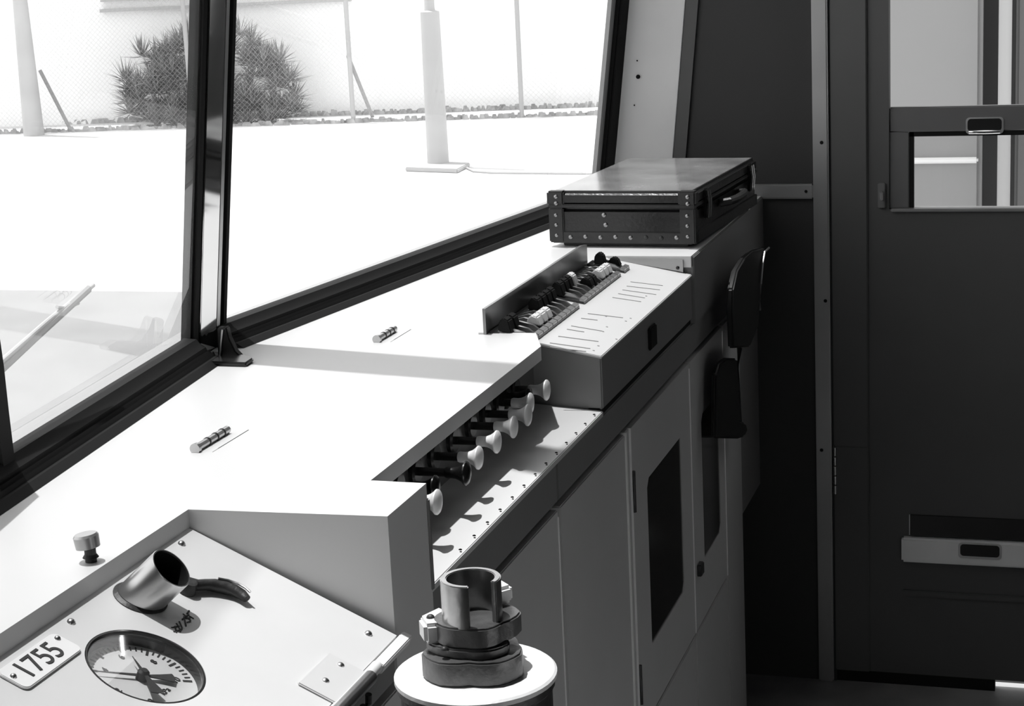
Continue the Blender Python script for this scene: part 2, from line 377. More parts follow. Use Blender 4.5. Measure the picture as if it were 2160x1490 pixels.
build(MB().box(4.49, 5.66, 1.20, 1.23, -1.224, -1.2), 'box_gap', 'black_matt', desk)
# pale end cheek of the switch recess with its screw
chk = MB().add([(5.640, 1.215, -1.010), (5.640, 1.215, -1.050), (5.640, 1.46, -1.0075), (5.640, 1.46, -1.004), (5.649, 1.215, -1.010), (5.649, 1.215, -1.050), (5.649, 1.46, -1.0075), (5.649, 1.46, -1.004)], [(0, 1, 2, 3), (7, 6, 5, 4), (0, 4, 5, 1), (1, 5, 6, 2), (2, 6, 7, 3), (3, 7, 4, 0)])
ck = build(chk, 'end_cheek', 'trim_metal', desk); build(MB().dome((5.639, 1.232, -1.036), (-1, 0, 0), .006, .6), 'screw', 'black_gloss', ck)
# engraved label lines on the switch panel (flat print)
SLP = lambda x, y: onpl(x, y, (0, 1.19, -1.058), (0, -.0585, .304))
lines = [((1160, 724), (1245, 736)), ((1178, 710), (1262, 721)), ((1196, 695), (1232, 701)), ((1240, 662), (1314, 671)), ((1226, 672), (1260, 676)), ((1304, 620), (1360, 629)), ((1313, 612), (1384, 622)), ((1322, 604), (1392, 612)), ((1330, 595), (1398, 603)), ((1292, 628), (1352, 637)), ((1205, 688), (1270, 699)), ((1160, 733), (1236, 742))]
for a, b in lines:
    p, q = SLP(*a), SLP(*b); d = (q-p).normalized()*1; s_ = Vector((.0022, 0, 0)); n_ = Vector((0, 0, .0012))
    build(MB().ext([p-s_, q-s_, q+s_, p+s_], n_), 'label_line', 'ink_soft', sbx)
for x, y in ((1262, 730), (1252, 740), (1280, 690), (1272, 700), (1363, 625), (1330, 672), (1320, 678), (1278, 668), (1300, 716)):
    build(MB().dome(SLP(x, y), (0, -.18, .98), .0035, .5, 8), 'label_pin', 'ink_soft', sbx)
qp = build(MB().box(5.02, 5.10, 1.180, 1.192, -1.165, -1.10), 'catch_plate', 'black_matt', sbx, bevel=.004)
# screws along the knob shelf
for i in range(13):
    X = 3.36+.0905*i
    build(MB().dome((X, 1.203, -1.2055), (0, 0, 1), .0042, .7, 8), 'shelf_screw', 'black_matt', desk)
    build(MB().dome((X-.012, 1.198, -1.2055), (0, 0, 1), .0028, .7, 8), 'shelf_screw', 'black_matt', desk)
# desktop lid hinges
for (a, b) in (((414, 954), (478, 914)), ((796, 722), (836, 700))):
    p, q = P(*a), P(*b); q.y = p.y
    hq = build(MB().cyl(p+Vector((0, 0, .008)), q+Vector((0, 0, .008)), .0085), 'lid_hinge', 'steel', desk)
    L = (q-p).length
    build(MB().cyl(p+Vector((-.006, 0, .008)), p+Vector((.004, 0, .008)), .0115), 'pin_head', 'steel', hq)
    for t in (.35, .6, .82):
        c = p+(q-p)*t+Vector((0, 0, .008)); build(MB().cyl(c-Vector((.002, 0, 0)), c+Vector((.002, 0, 0)), .0096), 'knuckle_ring', 'cast_dark', hq)
    build(MB().box(p.x+.03, q.x+.03, p.y-.036, p.y-.034, -1.0005, -.9995), 'lid_seam', 'ink', desk)
    build(MB().box(p.x+.004, p.x+.03, p.y-.036, p.y-.0345, -1.0005, -.9995), 'lid_seam', 'ink_soft', desk)
# thumb screw at the rear edge of the gauge well
ts = build(MB().lathe([(0, 0), (.010, 0), (.010, .006), (.014, .008), (.010, .014), (.010, .024)], (2.628, 1.612, -1.0), (0, 0, 1)), 'thumb_screw', 'cast_dark', desk)
build(MB().lathe([(.012, .024), (.021, .026), (.022, .046), (.019, .050), (0, .050)], (2.628, 1.612, -1.0), (0, .12, 1)), 'screw_head', 'trim_metal', ts)

# ---- instrument panel of the gauge well (local frame: x across, y up the slope, z off the panel)
TH = math.atan2(.18, .39)
eV = Vector((0, .39, .18)).normalized(); eN = Vector((0, -.18, .39)).normalized(); O0 = Vector((2.6, 1.19, -1.215))
GP = lambda x, y: onpl(x, y, O0, eN)
def loc2(p): d = Vector(p)-O0; return Vector((d.x, d.dot(eV), d.dot(eN)))
PNL = thing('instrument_panel', O0, 'pale sloping instrument panel sunk into the near end of the desk', 'panel', rot=(TH, 0, 0))
gc = loc2(GP(308, 1405)); GR = .100
x0, x1, y0, y1 = -1.15, .325, -.012, .4295
angs = sorted([2*math.pi*i/64 for i in range(64)]+[math.atan2(y-gc.y, x-gc.x) % (2*math.pi) for x in (x0, x1) for y in (y0, y1)])
inn, out = [], []
for a in angs:
    c, s = math.cos(a), math.sin(a); t = min([(x1-gc.x)/c if c > 1e-9 else 1e9, (x0-gc.x)/c if c < -1e-9 else 1e9, (y1-gc.y)/s if s > 1e-9 else 1e9, (y0-gc.y)/s if s < -1e-9 else 1e9])
    inn.append(Vector((gc.x+GR*c, gc.y+GR*s, 0))); out.append(Vector((gc.x+t*c, gc.y+t*s, 0)))
n = len(angs); dn = Vector((0, 0, -.012))
pm = MB().add(inn+out+[p+dn for p in inn]+[p+dn for p in out], [f for i in range(n) for f in ((i, n+i, n+(i+1) % n, (i+1) % n), (i, (i+1) % n, 2*n+(i+1) % n, 2*n+i), (n+i, 3*n+i, 3*n+(i+1) % n, n+(i+1) % n))])
build(pm, 'panel_plate', 'panel_pale', PNL, local=True)
for x, y in ((150, 1313), (383, 1148), (777, 1338)):
    build(MB().dome(loc2(GP(x, y)), (0, 0, 1), .0075, .8), 'screw', 'steel', PNL, local=True)
# front edge bar and hinge
build(MB().cyl((-.6, -.024, -.004), (.20, -.024, -.004), .011), 'edge_bar', 'white_plastic', PNL, local=True)
build(MB().box(.20, .345, -.036, -.016, -.016, .004), 'edge_bar_end', 'white_plastic', PNL, local=True, bevel=.002)
hgx = loc2(GP(700, 1432)).x
hp = build(MB().box(hgx-.07, hgx+.065, -.026, .055, .0, .005), 'panel_hinge', 'desk_white', PNL, local=True, bevel=.002)
for x, y in ((717, 1408), (685, 1441)):
    build(MB().dome(loc2(GP(x, y))+Vector((0, 0, .004)), (0, 0, 1), .007, .7), 'hinge_screw', 'steel', hp, local=True)
build(MB().cyl((hgx-.09, -.03, -.001), (hgx+.065, -.03, -.001), .013), 'hinge_barrel', 'steel', hp, local=True)
build(MB().tube([(hgx+.03, -.045, -.012), (hgx+.034, -.05, -.03), (hgx+.02, -.052, -.042), (hgx+.008, -.048, -.025)], .006), 'hinge_pin_tail', 'cast_dark', hp, local=True)
# hand-lettered note on the panel (flat ink strokes)
strokes = [[(372, 1316), (380, 1330)], [(361, 1325), (378, 1322)], [(366, 1334), (384, 1329)], [(369, 1322), (372, 1336)], [(378, 1312), (384, 1326), (379, 1334)], [(384, 1308), (398, 1297)], [(388, 1302), (392, 1322)], [(386, 1296), (402, 1310)], [(392, 1306), (400, 1304), (401, 1312), (394, 1314)], [(394, 1296), (399, 1289)], [(398, 1300), (408, 1306)]]
wr_ = MB()
for s in strokes: wr_.tube([loc2(GP(*p))+Vector((0, 0, .0006)) for p in s], .0016, 6, .5)
build(wr_, 'handwritten_note', 'ink', PNL, local=True)

# ---- pressure gauge let into the panel
G = thing('pressure_gauge', O0+Vector((gc.x, 0, 0))+eV*gc.y+eN*(-.03), 'round white-faced pressure gauge with two needles sunk in the sloping panel', 'gauge', rot=(TH, 0, 0))
build(MB().lathe([(GR-.001, .030), (GR-.004, .030), (GR-.006, .001), (GR-.002, -.004), (GR-.002, -.02)], (0, 0, 0), (0, 0, 1), 64), 'bezel', 'black_gloss', G, local=True)
build(MB().lathe([(0, .004), (GR-.005, .004), (GR-.005, -.004), (0, -.004)], (0, 0, 0), (0, 0, 1), 64), 'dial', 'dial_white', G, local=True)
tk = MB()
for i in range(41):
    a = math.radians(225-270*i/40); r0 = .078 if i % 5 else .072; c, s = math.cos(a), math.sin(a); hw = .0012 if i % 5 else .002
    p, q = Vector((c*r0, s*r0, .004)), Vector((c*.088, s*.088, .004)); t = Vector((-s, c, 0))*hw
    tk.ext([p-t, q-t, q+t, p+t], (0, 0, .0012))
build(tk, 'scale_marks', 'ink', G, local=True)
RZ = math.radians(0)
for i in range(0, 11, 2):
    a = math.radians(225-270*i/10); text_mesh('scale_numeral', str(i), .017, 'ink', G, (.060*math.cos(a), .060*math.sin(a), .005), RZ, .0006)
text_mesh('unit_marking', 'kPa', .016, 'ink', G, (0, -.045, .005), RZ, .0006)
def needle(tx, ty, tail, z):
    # needle pointing at image point (tx,ty) with a spade counterweight
    tip = loc2(GP(tx, ty))-loc2(GP(305, 1413)); tip.z = 0; d = tip.normalized(); t = Vector((-d.y, d.x, 0)); L = tip.length
    pts = [d*L, t*.0028, d*-.012+t*.003, d*-.03+t*.006, d*-.052+t*.011, d*-.056, d*-.052-t*.011, d*-.03-t*.006, d*-.012-t*.003, t*-.0028]
    pts = [p+Vector((0, 0, z)) for p in pts]
    build(MB().ext(pts, (0, 0, .002)), 'needle', 'ink', G, local=True)
needle(200, 1403, 1, .010); needle(281, 1379, 1, .016)
build(MB().lathe([(.010, .004), (.010, .018), (.006, .022), (0, .022)], (0, 0, 0), (0, 0, 1)), 'needle_hub', 'cast_dark', G, local=True)
build(MB().lathe([(0, .026), (GR-.006, .026), (GR-.006, .024), (0, .024)], (0, 0, 0), (0, 0, 1), 48), 'gauge_glass', 'clear_glass', G, local=True)

# ---- number plate 1755
NPc = loc2(GP(84, 1398))
NP = thing('number_plate', O0+Vector((NPc.x, 0, 0))+eV*NPc.y+eN*.0005, 'white rounded plate numbered 1755 screwed to the instrument panel', 'number plate', rot=(TH, 0, 0))
def rr2(hx, hy, r, z, n=5):
    pts = []
    for k, (a, b) in enumerate(((1, 1), (-1, 1), (-1, -1), (1, -1))):
        for i in range(n+1): t = math.pi/2*(k+i/n); pts.append((a*(hx-r)+r*math.cos(t), b*(hy-r)+r*math.sin(t), z))
    return pts
build(MB().ext(rr2(.083, .0285, .012, 0), (0, 0, .005)), 'plate', 'white_plastic', NP, local=True, bevel=.0012)
text_mesh('plate_digits', '1755', .056, 'ink', NP, (-.004, .0, .0055), 0, .0008)
for sx in (-1, 1): build(MB().dome((sx*.072, .014 if sx > 0 else .004, .005), (0, 0, 1), .0055, .8), 'screw', 'steel', NP, local=True)

# ---- tubular gauge lamp
LB = GP(296, 1262); LAx = Vector((.03, -.74, .66)).normalized(); LR = .040
LP = thing('gauge_lamp', LB, 'short open-ended polished metal tube lamp standing on the instrument panel', 'lamp')
LL = .085
build(MB().lathe([(LR, -.05), (LR, LL-.002), (LR-.001, LL), (LR-.003, LL), (LR-.003, -.02)], LB, LAx, 48), 'lamp_tube', 'steel', LP)
build(MB().lathe([(0, .01), (LR-.0035, .01), (LR-.0035, LL-.003)], LB, LAx, 40), 'lamp_lining', 'black_matt', LP)
build(MB().lathe([(LR+.001, -.01), (LR+.008, -.004), (LR+.008, .002), (LR+.001, .006)], LB, eN, 40), 'base_ring', 'cast_dark', LP)

# ---- lever handle lying on the panel
lv = [(392, 1241), (412, 1247), (428, 1246), (448, 1247), (470, 1251), (490, 1258), (506, 1267), (516, 1276)]
lr = [.012, .0125, .0125, .014, .0145, .013, .011, .008]
lp = [GP(*p)+eN*(.012) for p in lv]
LV = thing('lever_handle', GP(450, 1250), 'dark curved lever handle lying on the panel beside the tube lamp', 'handle')
build(MB().tube(lp, lr, 14, .8), 'grip', 'cast_dark', LV)
build(MB().tube([p+eN*.012+Vector((.006, 0, 0)) for p in lp[3:]], .0022), 'edge_wire', 'steel', LV)
build(MB().cyl(GP(394, 1250)-eN*.004, GP(394, 1250)+eN*.022, .016, .013), 'boss', 'cast_dark', LV)

# ================================================================ PULL KNOBS
def knob(X, Y, white, i):
    k = thing('pull_knob', (X, 1.375, -1.105), group='pull knobs in the recess below the desktop edge')
    build(MB().lathe([(.030, 0), (.032, .004), (.032, .010), (.026, .014), (0, .014)], (X, 1.375, -1.105), (0, -1, 0)), 'collar', 'black_gloss', k)
    build(MB().cyl((X, 1.375, -1.105), (X, Y+.05, -1.105), .0095), 'stem', 'black_gloss', k)
    R = .0265
    build(MB().lathe([(0, -.004), (.011, -.004), (.0125, .0), (.0120, .012), (.0130, .020), (.0165, .029), (.0215, .036), (R, .041), (R, .044), (R-.003, .047), (.012, .0505), (0, .0515)], (X, Y+.05, -1.105), (0, -1, 0), 28), 'knob_head', 'white_plastic' if white else 'black_gloss', k)
    k['category'] = 'knob'; return k
kn = [(3.36, 1.262, 1), (3.455, 1.30, 0), (3.565, 1.268, 0), (3.685, 1.279, 1), (3.815, 1.278, 1), (3.945, 1.278, 1), (4.055, 1.276, 1), (4.165, 1.303, 1), (4.225, 1.325, 0), (4.30, 1.300, 1)]
names = ['flared white pull knob beside the end box, nearest the instrument panel', 'short black pull knob between a white knob and a longer black one', 'longer black pull knob with a glossy rim, next after the short black one',
         'first of four white knobs pulled well out, next to the longer black knob', 'second of four white knobs pulled well out in the recess row', 'third of four white knobs pulled well out in the recess row', 'fourth of four white knobs pulled well out in the recess row',
         'white pull knob set slightly back behind the four pulled-out ones', 'short black pull knob between the two white knobs nearest the switch box', 'white pull knob standing against the side of the switch box']
for (X, Y, wh), nm in zip(kn, names): knob(X, Y-.022, wh, 0)['label'] = nm

# ================================================================ SWITCH GEAR
pz = lambda y: -1.058+(y-1.19)*.0585/.304                            # height of the sloping panel
gd = thing('switch_guard', (4.97, 1.492, -1), 'upright dark sheet-metal guard plate behind the toggle switches', 'guard')
gm = MB().ext([(4.459, 1.490, -1.002), (5.5, 1.490, -1.002), (5.5, 1.490, -.938), (5.44, 1.490, -.931), (4.459, 1.490, -.931)], (0, .008, 0))
build(gm, 'plate', 'recess_metal', gd); build(MB().box(4.459, 5.5, 1.498, 1.512, -1.0, -.995), 'flange', 'desk_white', gd)
def bank(xa, xb, nk, levers, label):
    b = thing('switch_bank', ((xa+xb)/2, 1.43, pz(1.43)), label, 'switches', 'toggle switch banks on the switch box')
    z = lambda y, h=0: pz(y)+h
    build(MB().px([(1.366, z(1.366)), (1.486, z(1.486)), (1.486, z(1.486, .006)), (1.366, z(1.366, .006))], xa, xb), 'base_plate', 'black_gloss', b)
    wd = (xb-xa)/nk
    for i in range(nk):
        X = xa+wd*(i+.5)
        build(MB().px([(1.366, z(1.366, .006)), (1.380, z(1.380, .006)), (1.380, z(1.380, .015)), (1.366, z(1.366, .013))], X-wd*.45, X+wd*.45), 'end_tab', 'trim_metal', b, bevel=.001)
        build(MB().px([(1.378, z(1.378, .006)), (1.47, z(1.47, .006)), (1.44, z(1.44, .020)), (1.40, z(1.40, .018))], X-wd*.12, X+wd*.12), 'contact_bar', 'steel', b)
        kd, up = levers[i] if i < len(levers) else (0, 0)
        if kd == 0: continue
        mt = 'black_matt' if kd == 1 else 'white_plastic'; yc = 1.445 if up else 1.408
        h = .050 if up else .036
        build(MB().px([(yc-.020, z(yc-.02, .010)), (yc+.020, z(yc+.02, .010)), (yc+.016, z(yc, h*.8)), (yc+.004, z(yc, h)), (yc-.010, z(yc, h*.85))], X-wd*.42, X+wd*.42), 'toggle_lever', mt, b, bevel=.003)
    return b
bank(4.475, 4.935, 10, [(1, 1), (1, 1), (0, 0), (2, 0), (2, 0), (2, 0), (1, 1), (1, 1), (1, 1), (1, 1)], 'toggle switch bank nearest the pull-knob recess, three white levers down')
bank(4.985, 5.43, 10, [(1, 1), (1, 1), (1, 1), (2, 1), (1, 0), (1, 0), (0, 0), (2, 0), (2, 0), (2, 0)], 'middle toggle switch bank, white levers at its suitcase end')
bank(5.475, 5.545, 2, [(1, 1), (1, 0)], 'short two-lever switch bank at the suitcase end of the switch panel')

# ================================================================ CABINETS
YC = 1.195
def cabinet(xa, xb, za, zb, label, win=None, hinge=False, edges=True):
    c = thing('desk_cabinet', ((xa+xb)/2, 1.5, za), label, 'cabinet', 'grey cabinets under the control desk')
    build(MB().box(xa+.004, xb-.004, YC+.03, 1.80, za+.004, zb-.002), 'body', 'carriage_mid', c)
    if win:
        wa, wb, z0, z1 = win; d = MB()
        # door leaf with a chamfered window opening
        d.box(xa+.004, wa, YC, YC+.028, za+.006, zb-.004); d.box(wb, xb-.004, YC, YC+.028, za+.006, zb-.004)
        d.box(wa, wb, YC, YC+.028, za+.006, z0); d.box(wa, wb, YC, YC+.028, z1, zb-.004)
        dr = build(d, 'door', 'cabinet', c)
        k = .03
        fr_ = MB()
        for (a, s, t) in ((wa, 1, z1), (wb, -1, z0)):
            zz = -1 if t == z1 else 1
            fr_.py([(a, t), (a+s*k, t), (a, t+zz*k)], YC+.001, YC+.027)
        build(fr_, 'window_corner', 'cabinet', dr)
        build(MB().box(wa-.005, wb+.005, YC+.003, YC+.012, z0-.005, z1+.005), 'dark_pane', 'dark_pane', dr, smooth=False)
    else:
        dr = build(MB().box(xa+.004, xb-.004, YC, YC+.028, za+.006, zb-.004), 'door', 'cabinet', c, bevel=.003)
    if edges:
        build(MB().box(xb-.010, xb-.006, YC-.003, YC+.01, za+.006, zb-.02), 'edge_strip', 'seam_metal', dr, bevel=.001)
    if hinge:
        for zc in (-1.52, -2.1): build(MB().cyl((xa+.006, YC-.004, zc-.06), (xa+.006, YC-.004, zc+.06), .006), 'door_hinge', 'cast_dark', dr)
    return c
ZG, ZL = -1.333, -2.256
cabinet(XD+.03, 4.052, ZL, ZG, 'wide plain grey cabinet door behind the brass valve')
cabinet(4.068, 4.735, ZL, ZG, 'plain grey cabinet between the wide one and the first windowed one')
c2 = cabinet(4.79, 5.598, ZL, ZG, 'grey cabinet with a large dark window, second seam from the valve', (4.972, 5.442, -2.045, -1.538), True)
c3 = cabinet(5.606, 6.165, ZL, ZG, 'grey cabinet with a narrower dark window beside the folding seat', (5.765, 6.065, -2.05, -1.553))
build(MB().box(5.635, 5.68, YC-.016, YC+.002, -2.07, -2.03), 'door_catch', 'cast_dark', c3, bevel=.003)
st = build(MB().box(4.742, 4.785, YC+.002, YC+.03, FL+.02, ZG), 'cabinet_stile', 'cabinet', desk, bevel=.002)
build(MB().box(4.736, 4.740, YC-.003, YC+.02, FL+.02, ZG), 'stile_strip', 'seam_metal', st)
build(MB().box(4.785, 4.789, YC-.003, YC+.02, FL+.02, ZG), 'stile_strip', 'seam_metal', st)
for xa, xb, lb in ((XD+.03, 4.052, 'low plinth panel under the wide plain cabinet'), (4.068, 4.735, 'low plinth panel under the narrow plain cabinet'), (4.79, 5.598, 'low plinth panel under the large-windowed cabinet'), (5.606, 6.165, 'low plinth panel under the narrow-windowed cabinet')):
    t = thing('plinth_panel', ((xa+xb)/2, 1.4, FL), lb, 'panel', 'plinth panels below the cabinets')
    build(MB().box(xa+.004, xb-.004, YC, YC+.028, FL, ZL-.006), 'face', 'cabinet', t, bevel=.003)
    build(MB().box(xa+.004, xb-.004, YC+.03, 1.8, FL, ZL-.006), 'body', 'carriage_mid', t)
ec = thing('end_post', (6.4, 1.3, FL), 'round-nosed grey post closing the cabinet row at the side wall', 'post')
build(MB().pz([(6.185, YC+.004), (6.50, YC+.004), (6.56, YC+.02), (6.585, YC+.06), (6.585, 1.8), (6.185, 1.8)], FL, ZG), 'post_body', 'cabinet', ec, bevel=.01)
build(MB().box(6.585, XW-.01, YC+.02, YC+.05, -2.16, ZG), 'infill_panel', 'fascia', ec, bevel=.003)

# ================================================================ FOLDING SEAT
fs = thing('folding_seat', (6.2, 1.15, -1.75), 'black upholstered folding seat against the cabinets near the side wall', 'seat')
bk = [at(x, y, 'y', 1.10) for x, y in ((1549, 735), (1546, 660), (1547, 610), (1556, 570), (1572, 543), (1590, 528), (1612, 521), (1618, 526), (1611, 560), (1605, 620), (1600, 690), (1583, 732))]
build(MB().ext(bk, (0, .022, 0)), 'backrest', 'vinyl_black', fs, bevel=.006, seg=3)
build(MB().tube([at(x, y, 'y', 1.092) for x, y in ((1603, 655), (1605, 600), (1609, 555), (1613, 532), (1622, 523))], .004), 'piping', 'steel', fs)
s2 = [at(x, y, 'y', 1.14) for x, y in ((1512, 925), (1513, 790), (1520, 765), (1533, 755), (1556, 756), (1560, 830), (1562, 888), (1574, 892), (1578, 908), (1572, 922), (1560, 926))]
build(MB().ext(s2, (0, .02, 0)), 'seat_pad', 'vinyl_black', fs, bevel=.008, seg=3)
build(MB().tube([at(1560, 735, 'y', 1.16), at(1554, 800, 'y', 1.16), at(1560, 905, 'y', 1.16)], .010), 'hinge_arm', 'black_gloss', fs)

# ================================================================ SUITCASE
SW, SL, SH, LIDH = .490, .885, .186, .052
case = thing('suitcase', (5.822, 1.697, -1.0), 'small dark riveted fibre suitcase lying flat at the far end of the desk', 'suitcase', rot=(0, 0, math.radians(-3.2)))
# local: x along the long side, -y towards the handle side
def cb(x0, x1, y0, y1, z0, z1): return MB().box(x0, x1, y0, y1, z0, z1)
build(cb(.0, SL, -SW, 0, .012, SH-LIDH), 'lower_shell', 'fibre_case', case, local=True, bevel=.016, seg=3)
lid = build(cb(-.005, SL+.005, -SW-.005, .005, SH-LIDH+.003, SH), 'lid', 'fibre_case', case, local=True, bevel=.012, seg=3)
build(cb(.012, SL-.012, -SW+.010, -.010, SH-.004, SH+.0015), 'lid_panel', 'lid_fibre', lid, local=True, bevel=.001)
build(cb(-.007, SL+.007, -SW-.007, .007, SH-LIDH-.002, SH-LIDH+.010), 'lid_bead', 'fibre_trim', case, local=True, bevel=.003)
bt = MB(); bt.box(-.006, .004, -SW+.005, -.005, .014, .052); bt.box(.0, SL, -SW-.006, -SW+.004, .014, .052); bt.box(.03, SL-.03, -SW+.03, -.03, 0, .02)
bs = build(bt, 'bottom_binding', 'fibre_trim', case, local=True, bevel=.002)
for ya, yb in ((-.046, .006), (-SW-.006, -SW+.046)):
    cc = build(cb(-.009, .03, ya, yb, .016, SH-LIDH-.002), 'corner_piece', 'fibre_trim', case, local=True, bevel=.004)
    cl = build(cb(-.012, .03, ya-.004, yb+.004, SH-LIDH+.006, SH+.002), 'lid_corner', 'fibre_trim', case, local=True, bevel=.006)
    for zz in (.04, .075, .108): build(MB().dome((-.009, (ya+yb)/2, zz), (-1, 0, 0), .0065, .6), 'rivet', 'rivet_metal', cc, local=True)
    for zz in (SH-LIDH+.014, SH-.016): build(MB().dome((-.012, (ya+yb)/2-.004, zz), (-1, 0, 0), .0075, .7), 'rivet', 'rivet_metal', cl, local=True)
for i in range(8):
    yy = -.068-.052*i; build(MB().dome((-.006, yy, .034+.002*(i % 2)), (-1, 0, 0), .0078, .6), 'rivet', 'fibre_trim' if i in (5, 6) else 'rivet_metal', bs, local=True)
for zz, yy in ((.108, -.185), (.075, -.19)): build(MB().dome((-.0, yy, zz), (-1, 0, 0), .0085, .7), 'rivet', 'rivet_metal', case, local=True)
for xx in (.13, .76):
    la = build(cb(xx-.022, xx+.022, -SW-.014, -SW-.004, SH-LIDH-.055, SH-.006), 'latch', 'black_gloss', case, local=True, bevel=.004)
    for dx in (-.013, .013):
        build(MB().tube([(xx+dx, -SW-.016, SH-LIDH-.05), (xx+dx, -SW-.020, SH-LIDH), (xx+dx, -SW-.016, SH-.012)], .006), 'latch_bow', 'chrome', la, local=True)
build(MB().tube([(.33, -SW-.004, .10), (.34, -SW-.035, .105), (.40, -SW-.045, .105), (.50, -SW-.045, .105), (.56, -SW-.035, .105), (.57, -SW-.004, .10)], .014), 'carry_handle', 'fibre_trim', case, local=True)

# ================================================================ BRAKE VALVE
VC = at(1003, 1415, 'x', 2.6)
VZ = VC.z
V = thing('brake_valve', (VC.x, VC.y, FL), 'worn metal brake valve on a pedestal in front of the desk', 'valve')
vp = lambda a, r, dz=0.: (VC.x+r*math.cos(math.radians(a)), VC.y+r*math.sin(math.radians(a)), VZ+dz)
RB = .131
build(MB().lathe([(.085, FL-VZ), (.12, FL-VZ), (.12, FL-VZ+.03), (.085, FL-VZ+.06), (.085, -.30), (.122, -.22), (.122, -.03), (.127, -.024), (.127, -.012), (.1, -.012)], (VC.x, VC.y, VZ), (0, 0, 1), 40), 'pedestal', 'cast_dark', V)
build(MB().lathe([(.0, -.012), (RB-.003, -.012), (RB, -.010), (RB, -.003), (RB-.004, .0), (.0, .0)], (VC.x, VC.y, VZ), (0, 0, 1), 56), 'cap', 'cast_pale', V)
def lobed(rs, z0, z1, name, mt, bev=.003, rot=0, par=None):
    k = len(rs); pts = []
    for i in range(k*3):
        a = 360*i/(k*3)+rot; t = i/3; i0 = int(t) % k; fct = t-int(t); r = rs[i0]*(1-fct)+rs[(i0+1) % k]*fct; pts.append(vp(a, r, z0))
    return build(MB().ext(pts, (0, 0, z1-z0)), name, mt, par or V, bevel=bev)
lobed([.074, .080, .070, .086, .082, .066, .080, .083, .072, .082], 0, .040, 'lower_cam', 'cast_mid', .003, 10)
lobed([.052, .070, .076, .060, .054, .062, .066, .050, .060, .078], .040, .056, 'cam_plate', 'cast_mid', .003, 40)
lobed([.056, .062, .066, .058, .050, .058, .056, .080, .082], .056, .090, 'upper_cam', 'cast_mid', .003, 20)
build(MB().ext([vp(75, .02, .055), vp(60, .082, .055), vp(95, .090, .055), vp(125, .080, .055), vp(140, .03, .055)], (0, 0, .035)), 'stop_lug', 'cast_pale', V, bevel=.006)
# open-sided handle socket: gap towards the cab centre
g0, g1 = 194, 252
sock = MB(); N = 40; ro, ri, h0, h1 = .0485, .0385, .070, .158
ang = [g1+(360-(g1-g0))*i/N for i in range(N+1)]
vs = []
for a in ang: vs += [vp(a, ro, h0), vp(a, ro, h1), vp(a, ri, h1), vp(a, ri, h0)]
sock.add(vs, [(4*i+j, 4*i+4+j, 4*i+4+(j+1) % 4, 4*i+(j+1) % 4) for i in range(N) for j in range(4)]+[(0, 1, 2, 3), (4*N+3, 4*N+2, 4*N+1, 4*N)])
build(sock, 'handle_socket', 'brass_worn', V, bevel=.0015)
build(MB().lathe([(ri+.001, .07), (ri+.001, .088), (.0, .088)], (VC.x, VC.y, VZ), (0, 0, 1), 32), 'socket_floor', 'cast_dark', V)
lugp = [vp(-8, .045), vp(4, .090), vp(-14, .098), vp(-34, .086), vp(-30, .045)]
build(MB().ext([(p[0], p[1], VZ+.092) for p in lugp], (0, 0, .030)), 'side_lug', 'cast_pale', V, bevel=.006)
for a, r, z in ((100, .068, .09), (150, .062, .055)): build(MB().dome(vp(a, r, z), (0, 0, 1), .007, .8), 'set_screw', 'cast_dark', V)

# ================================================================ WIPER (outside the near pane)
wp = thing('windscreen_wiper', ws(3.3, -.7, -.03), 'thin windscreen wiper resting outside the driver\'s pane', 'wiper')
wq = lambda x, y: onpl(x, y, ws(3.3, AZ, -.03), (SN, -1, -RK))
build(MB().tube([wq(-40, 800), wq(100, 678), wq(196, 602)], .006), 'wiper_arm', 'galv', wp)
build(MB().tube([wq(-40, 818), wq(70, 715), wq(185, 610)], .010), 'wiper_blade', 'brace_dark', wp)
build(MB().tube([wq(120, 648), wq(140, 650), wq(165, 640)], .004), 'blade_link', 'galv', wp)

# ================================================================ OUTSIDE
def gbox(c, dx, dy, z0, z1): return MB().box(c.x-dx, c.x+dx, c.y-dy, c.y+dy, z0, z1)
q = 1/U
tag(build(MB().box(-20, 140, -60, 160, GZ-.2, GZ), 'ground', 'street'), kind='structure')
tag(build(MB().pz([(3, 2.6), (6, 3.2), (25.3, 12.9), (25.3, 30), (3, 30)], GZ, GZ+.02), 'dark_ground_wedge', 'dark_ground_wedge'), kind='structure')  # dark ground added and shaped so reflections show in the near pane
# building wall along the street
A, B = ground(10, 268), ground(1250, 222); dv = (B-A).normalized(); nv = Vector((-dv.y, dv.x, 0))
if nv.x > 0: nv = -nv
A2, B2 = A-dv*14*q, B+dv*3*q
bw = thing('building_wall', (A2+B2)/2, 'long white rendered building wall across the street behind the fence', 'wall')
build(MB().ext([A2, B2, B2-nv*.4, A2-nv*.4], (0, 0, 4.2*q)), 'wall_face', 'wall_white', bw)
def onwall(x, y, off=0.): return onpl(x, y, A+nv*off, nv)
a, b = onwall(216, 26), onwall(742, 3); b.z = a.z
build(MB().ext([a, b, b+nv*.25, a+nv*.25], (0, 0, .10)), 'ledge', 'ledge_grey', bw)
a, b = onwall(216, 4), onwall(742, -19); b.z = a.z
build(MB().ext([a, b, b+nv*.20, a+nv*.20], (0, 0, .06)), 'ledge', 'ledge_grey', bw)
